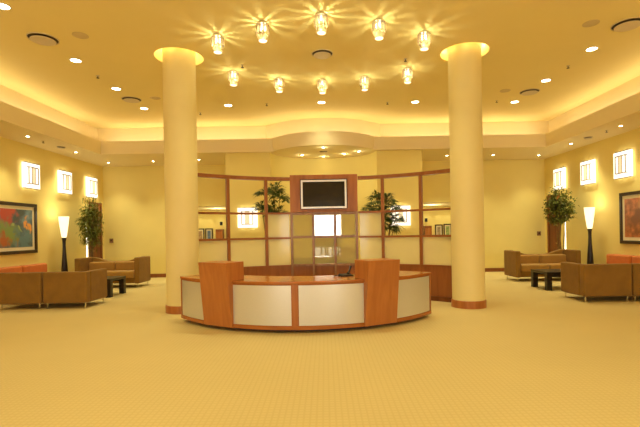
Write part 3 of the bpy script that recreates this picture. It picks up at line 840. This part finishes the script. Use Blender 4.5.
def palm(loc, label, crowns, seed):
    random.seed(seed)
    t = thing('potted_palm', label, 'plant', loc, 0, 'lady palms behind the wooden screen')
    MB().lathe([(.15, 0), (.19, .02), (.21, .38), (.22, .40), (.19, .40), (.185, .34)], 28, cap=False).build('pot', M['pot'], t, smooth=True)
    MB().lathe([(.19, .345), (.17, .36)], 24).build('soil', M['soil'], t)
    st, fo = MB(), MB()
    for (x, y, z) in crowns:
        b = Vector((x*.15, y*.15, .35)); top = Vector((x, y, z))
        st.tube([b, b.lerp(top, .5)+Vector((0, 0, .03)), top], [.014, .012, .008], 7)
        for k in range(16):
            d = rnd_dir(); d.z = d.z*.5+.35; d.normalize()
            hub = top+d*random.uniform(.10, .16)-Vector((0, 0, random.uniform(0, .12)))
            st.tube([top, (top+hub)/2+Vector((0, 0, .015)), hub], .004, 5)
            side_ = d.cross(Vector((0, 0, 1))).normalized(); up = side_.cross(d).normalized()
            for j in range(11):
                a = (j-5)*.3
                dd = d*math.cos(a)+side_*math.sin(a)+up*random.uniform(-.15, .15)
                leaf_quad(fo.bm, hub, dd, random.uniform(.17, .25), .0155, .35)
    st.build('stems', M['bark'], t, smooth=True); fo.build('fronds', M['leaf2'], t)
palm((-1.34, 10.85, 0), 'dark green palm behind the left part of the screen, left of the television',
     [(-.14, 0, 2.55), (.10, .05, 2.62), (.22, -.05, 2.38), (-.24, .05, 2.12), (.02, .08, 2.12), (.2, .1, 2.02), (.08, -.06, 1.9)], 5)
palm((1.44, 10.85, 0), 'dark green palm behind the right part of the screen, right of the television',
     [(-.10, 0, 2.32), (.14, .05, 2.34), (-.25, -.05, 2.08), (.30, .05, 2.12), (.08, .08, 2.02), (.34, 0, 1.82), (.22, .1, 1.66), (.0, 0, 1.86)], 9)

# ------------------------------------------------------------------ things in the corridor
def small_picture(loc, w, h, label, col):
    t = thing('small_framed_picture', label, 'picture', loc, 0, 'small pictures in the corridor')
    m = MB(); f = .045
    m.box(-w/2, w/2, -.03, 0, h/2-f, h/2); m.box(-w/2, w/2, -.03, 0, -h/2, -h/2+f)
    m.box(-w/2, -w/2+f, -.03, 0, -h/2+f, h/2-f); m.box(w/2-f, w/2, -.03, 0, -h/2+f, h/2-f)
    m.build('frame', M['frame'], t)
    MB().box(-w/2+f, w/2-f, -.012, -.002, -h/2+f, h/2-f).build('mount', M['mat'], t)
    MB().box(-w/2+f*2, w/2-f*2, -.016, -.012, -h/2+f*2.2, h/2-f*2.2).build('print', pmat('print', col, .5, var=.5, scale=9), t)
small_picture((-5.32, 18.4, 1.42), .34, .66, 'small framed beige picture in corridor, right beside the left column', (.45, .30, .16))
small_picture((-4.95, 18.4, 1.42), .32, .66, 'small framed blue picture in corridor, seen through left screen bay', (.12, .18, .30))
small_picture((4.88, 18.4, 1.42), .32, .66, 'small framed beige picture in corridor, seen through right screen bay', (.40, .30, .18))
small_picture((5.25, 18.4, 1.42), .34, .70, 'small framed green picture in corridor, right beside the right column', (.28, .36, .14))
for x, l in ((-4.45, 'reddish brown wooden cabinet in corridor, seen through left screen bay'), (4.36, 'reddish brown wooden cabinet in corridor, seen through right screen bay')):
    t = thing('wooden_cabinet', l, 'cabinet', (x, 18.25, 0), 0, 'corridor cabinets')
    MB().box(-.15, .15, -.14, .14, .05, 1.70).build('body', M['base_b'], t, bevel=.006)
    for s in (-1, 1):
        d_ = MB().box(*sorted((s*.004, s*.135)), -.16, -.142, .08, 1.60).build('door', M['wood'], t, bevel=.003)
        MB().box(*sorted((s*.02, s*.032)), -.175, -.16, .85, .98).build('handle', M['chrome'], d_)
    MB().box(-.14, .14, -.13, .13, 0, .05).build('plinth', M['plinth'], t)
    t = thing('corridor_wall_sign', l.replace('reddish brown wooden cabinet in corridor', 'small dark square sign above the corridor cabinet'), 'sign', (x+(.03 if x < 0 else -.02), 18.4, 1.95))
    MB().box(-.055, .055, -.03, 0, -.075, .075).build('plate', M['black'], t, bevel=.004)
for x in (-5.3, -4.93, -4.45, 4.4, 4.88, 5.25):
    spot('corridor_spot', (x, 18.22, 2.48), 6*K, 70, .7, .02)
for x in (-4.2, 4.2, 0, -6.5, 6.5): point('corridor_light', (x, 16.8, 2.3), 14*K, .1)

# thermostats on the back wall
for x, l in ((-7.58, 'small brown control box on back wall near the left corner'), (7.60, 'small brown control box on back wall near the right corner')):
    t = thing('wall_thermostat', l, 'thermostat', (x, YB, 1.33), 0)
    MB().box(-.065, .065, -.03, 0, -.075, .075).build('housing', M['cab'], t, bevel=.006)
    MB().lathe([(.03, .0), (.03, .012)], 20, mat=Matrix.Translation((0, -.03, .01)) @ Matrix.Rotation(PI/2, 4, 'X')).build('dial', M['plinth'], t, smooth=True)

# ------------------------------------------------------------------ added area fill, backing up the unseen windows behind the camera
area('daylight_fill', (4.6, YF+.3, 1.7), (-PI/2, 0, PI), 3.2, 2.3, 60*K, (1, .97, .9))
area('daylight_fill', (-4.3, YF+.3, 1.7), (-PI/2, 0, PI), 3.2, 2.3, 60*K, (1, .97, .9))

w = bpy.data.worlds.new('world'); S.world = w; w.use_nodes = True
bg = w.node_tree.nodes['Background']; bg.inputs[0].default_value = (1, .85, .55, 1); bg.inputs[1].default_value = .3

# ------------------------------------------------------------------ camera
cam = bpy.data.cameras.new('camera'); co = bpy.data.objects.new('camera', cam); C.objects.link(co)
cam.sensor_fit = 'HORIZONTAL'; cam.sensor_width = 36; cam.lens = 36*430/640
co.location = (0, 0, 1.5)
co.rotation_euler = (Matrix.Rotation(PI/2, 3, 'X') @ Matrix.Rotation(-.017, 3, 'Z')).to_euler()
cam.shift_x = -(324.8-320)/640; cam.shift_y = (232.3-213.5)/640
cam.clip_start = .05; cam.clip_end = 100
S.camera = co
S.view_settings.view_transform = 'Standard'
S.view_settings.look = 'None'
S.view_settings.exposure = .66
S.cycles.max_bounces = 10
S.cycles.diffuse_bounces = 6
S.cycles.transparent_max_bounces = 12
S.cycles.sample_clamp_indirect = 6
S.cycles.caustics_reflective = False; S.cycles.caustics_refractive = False
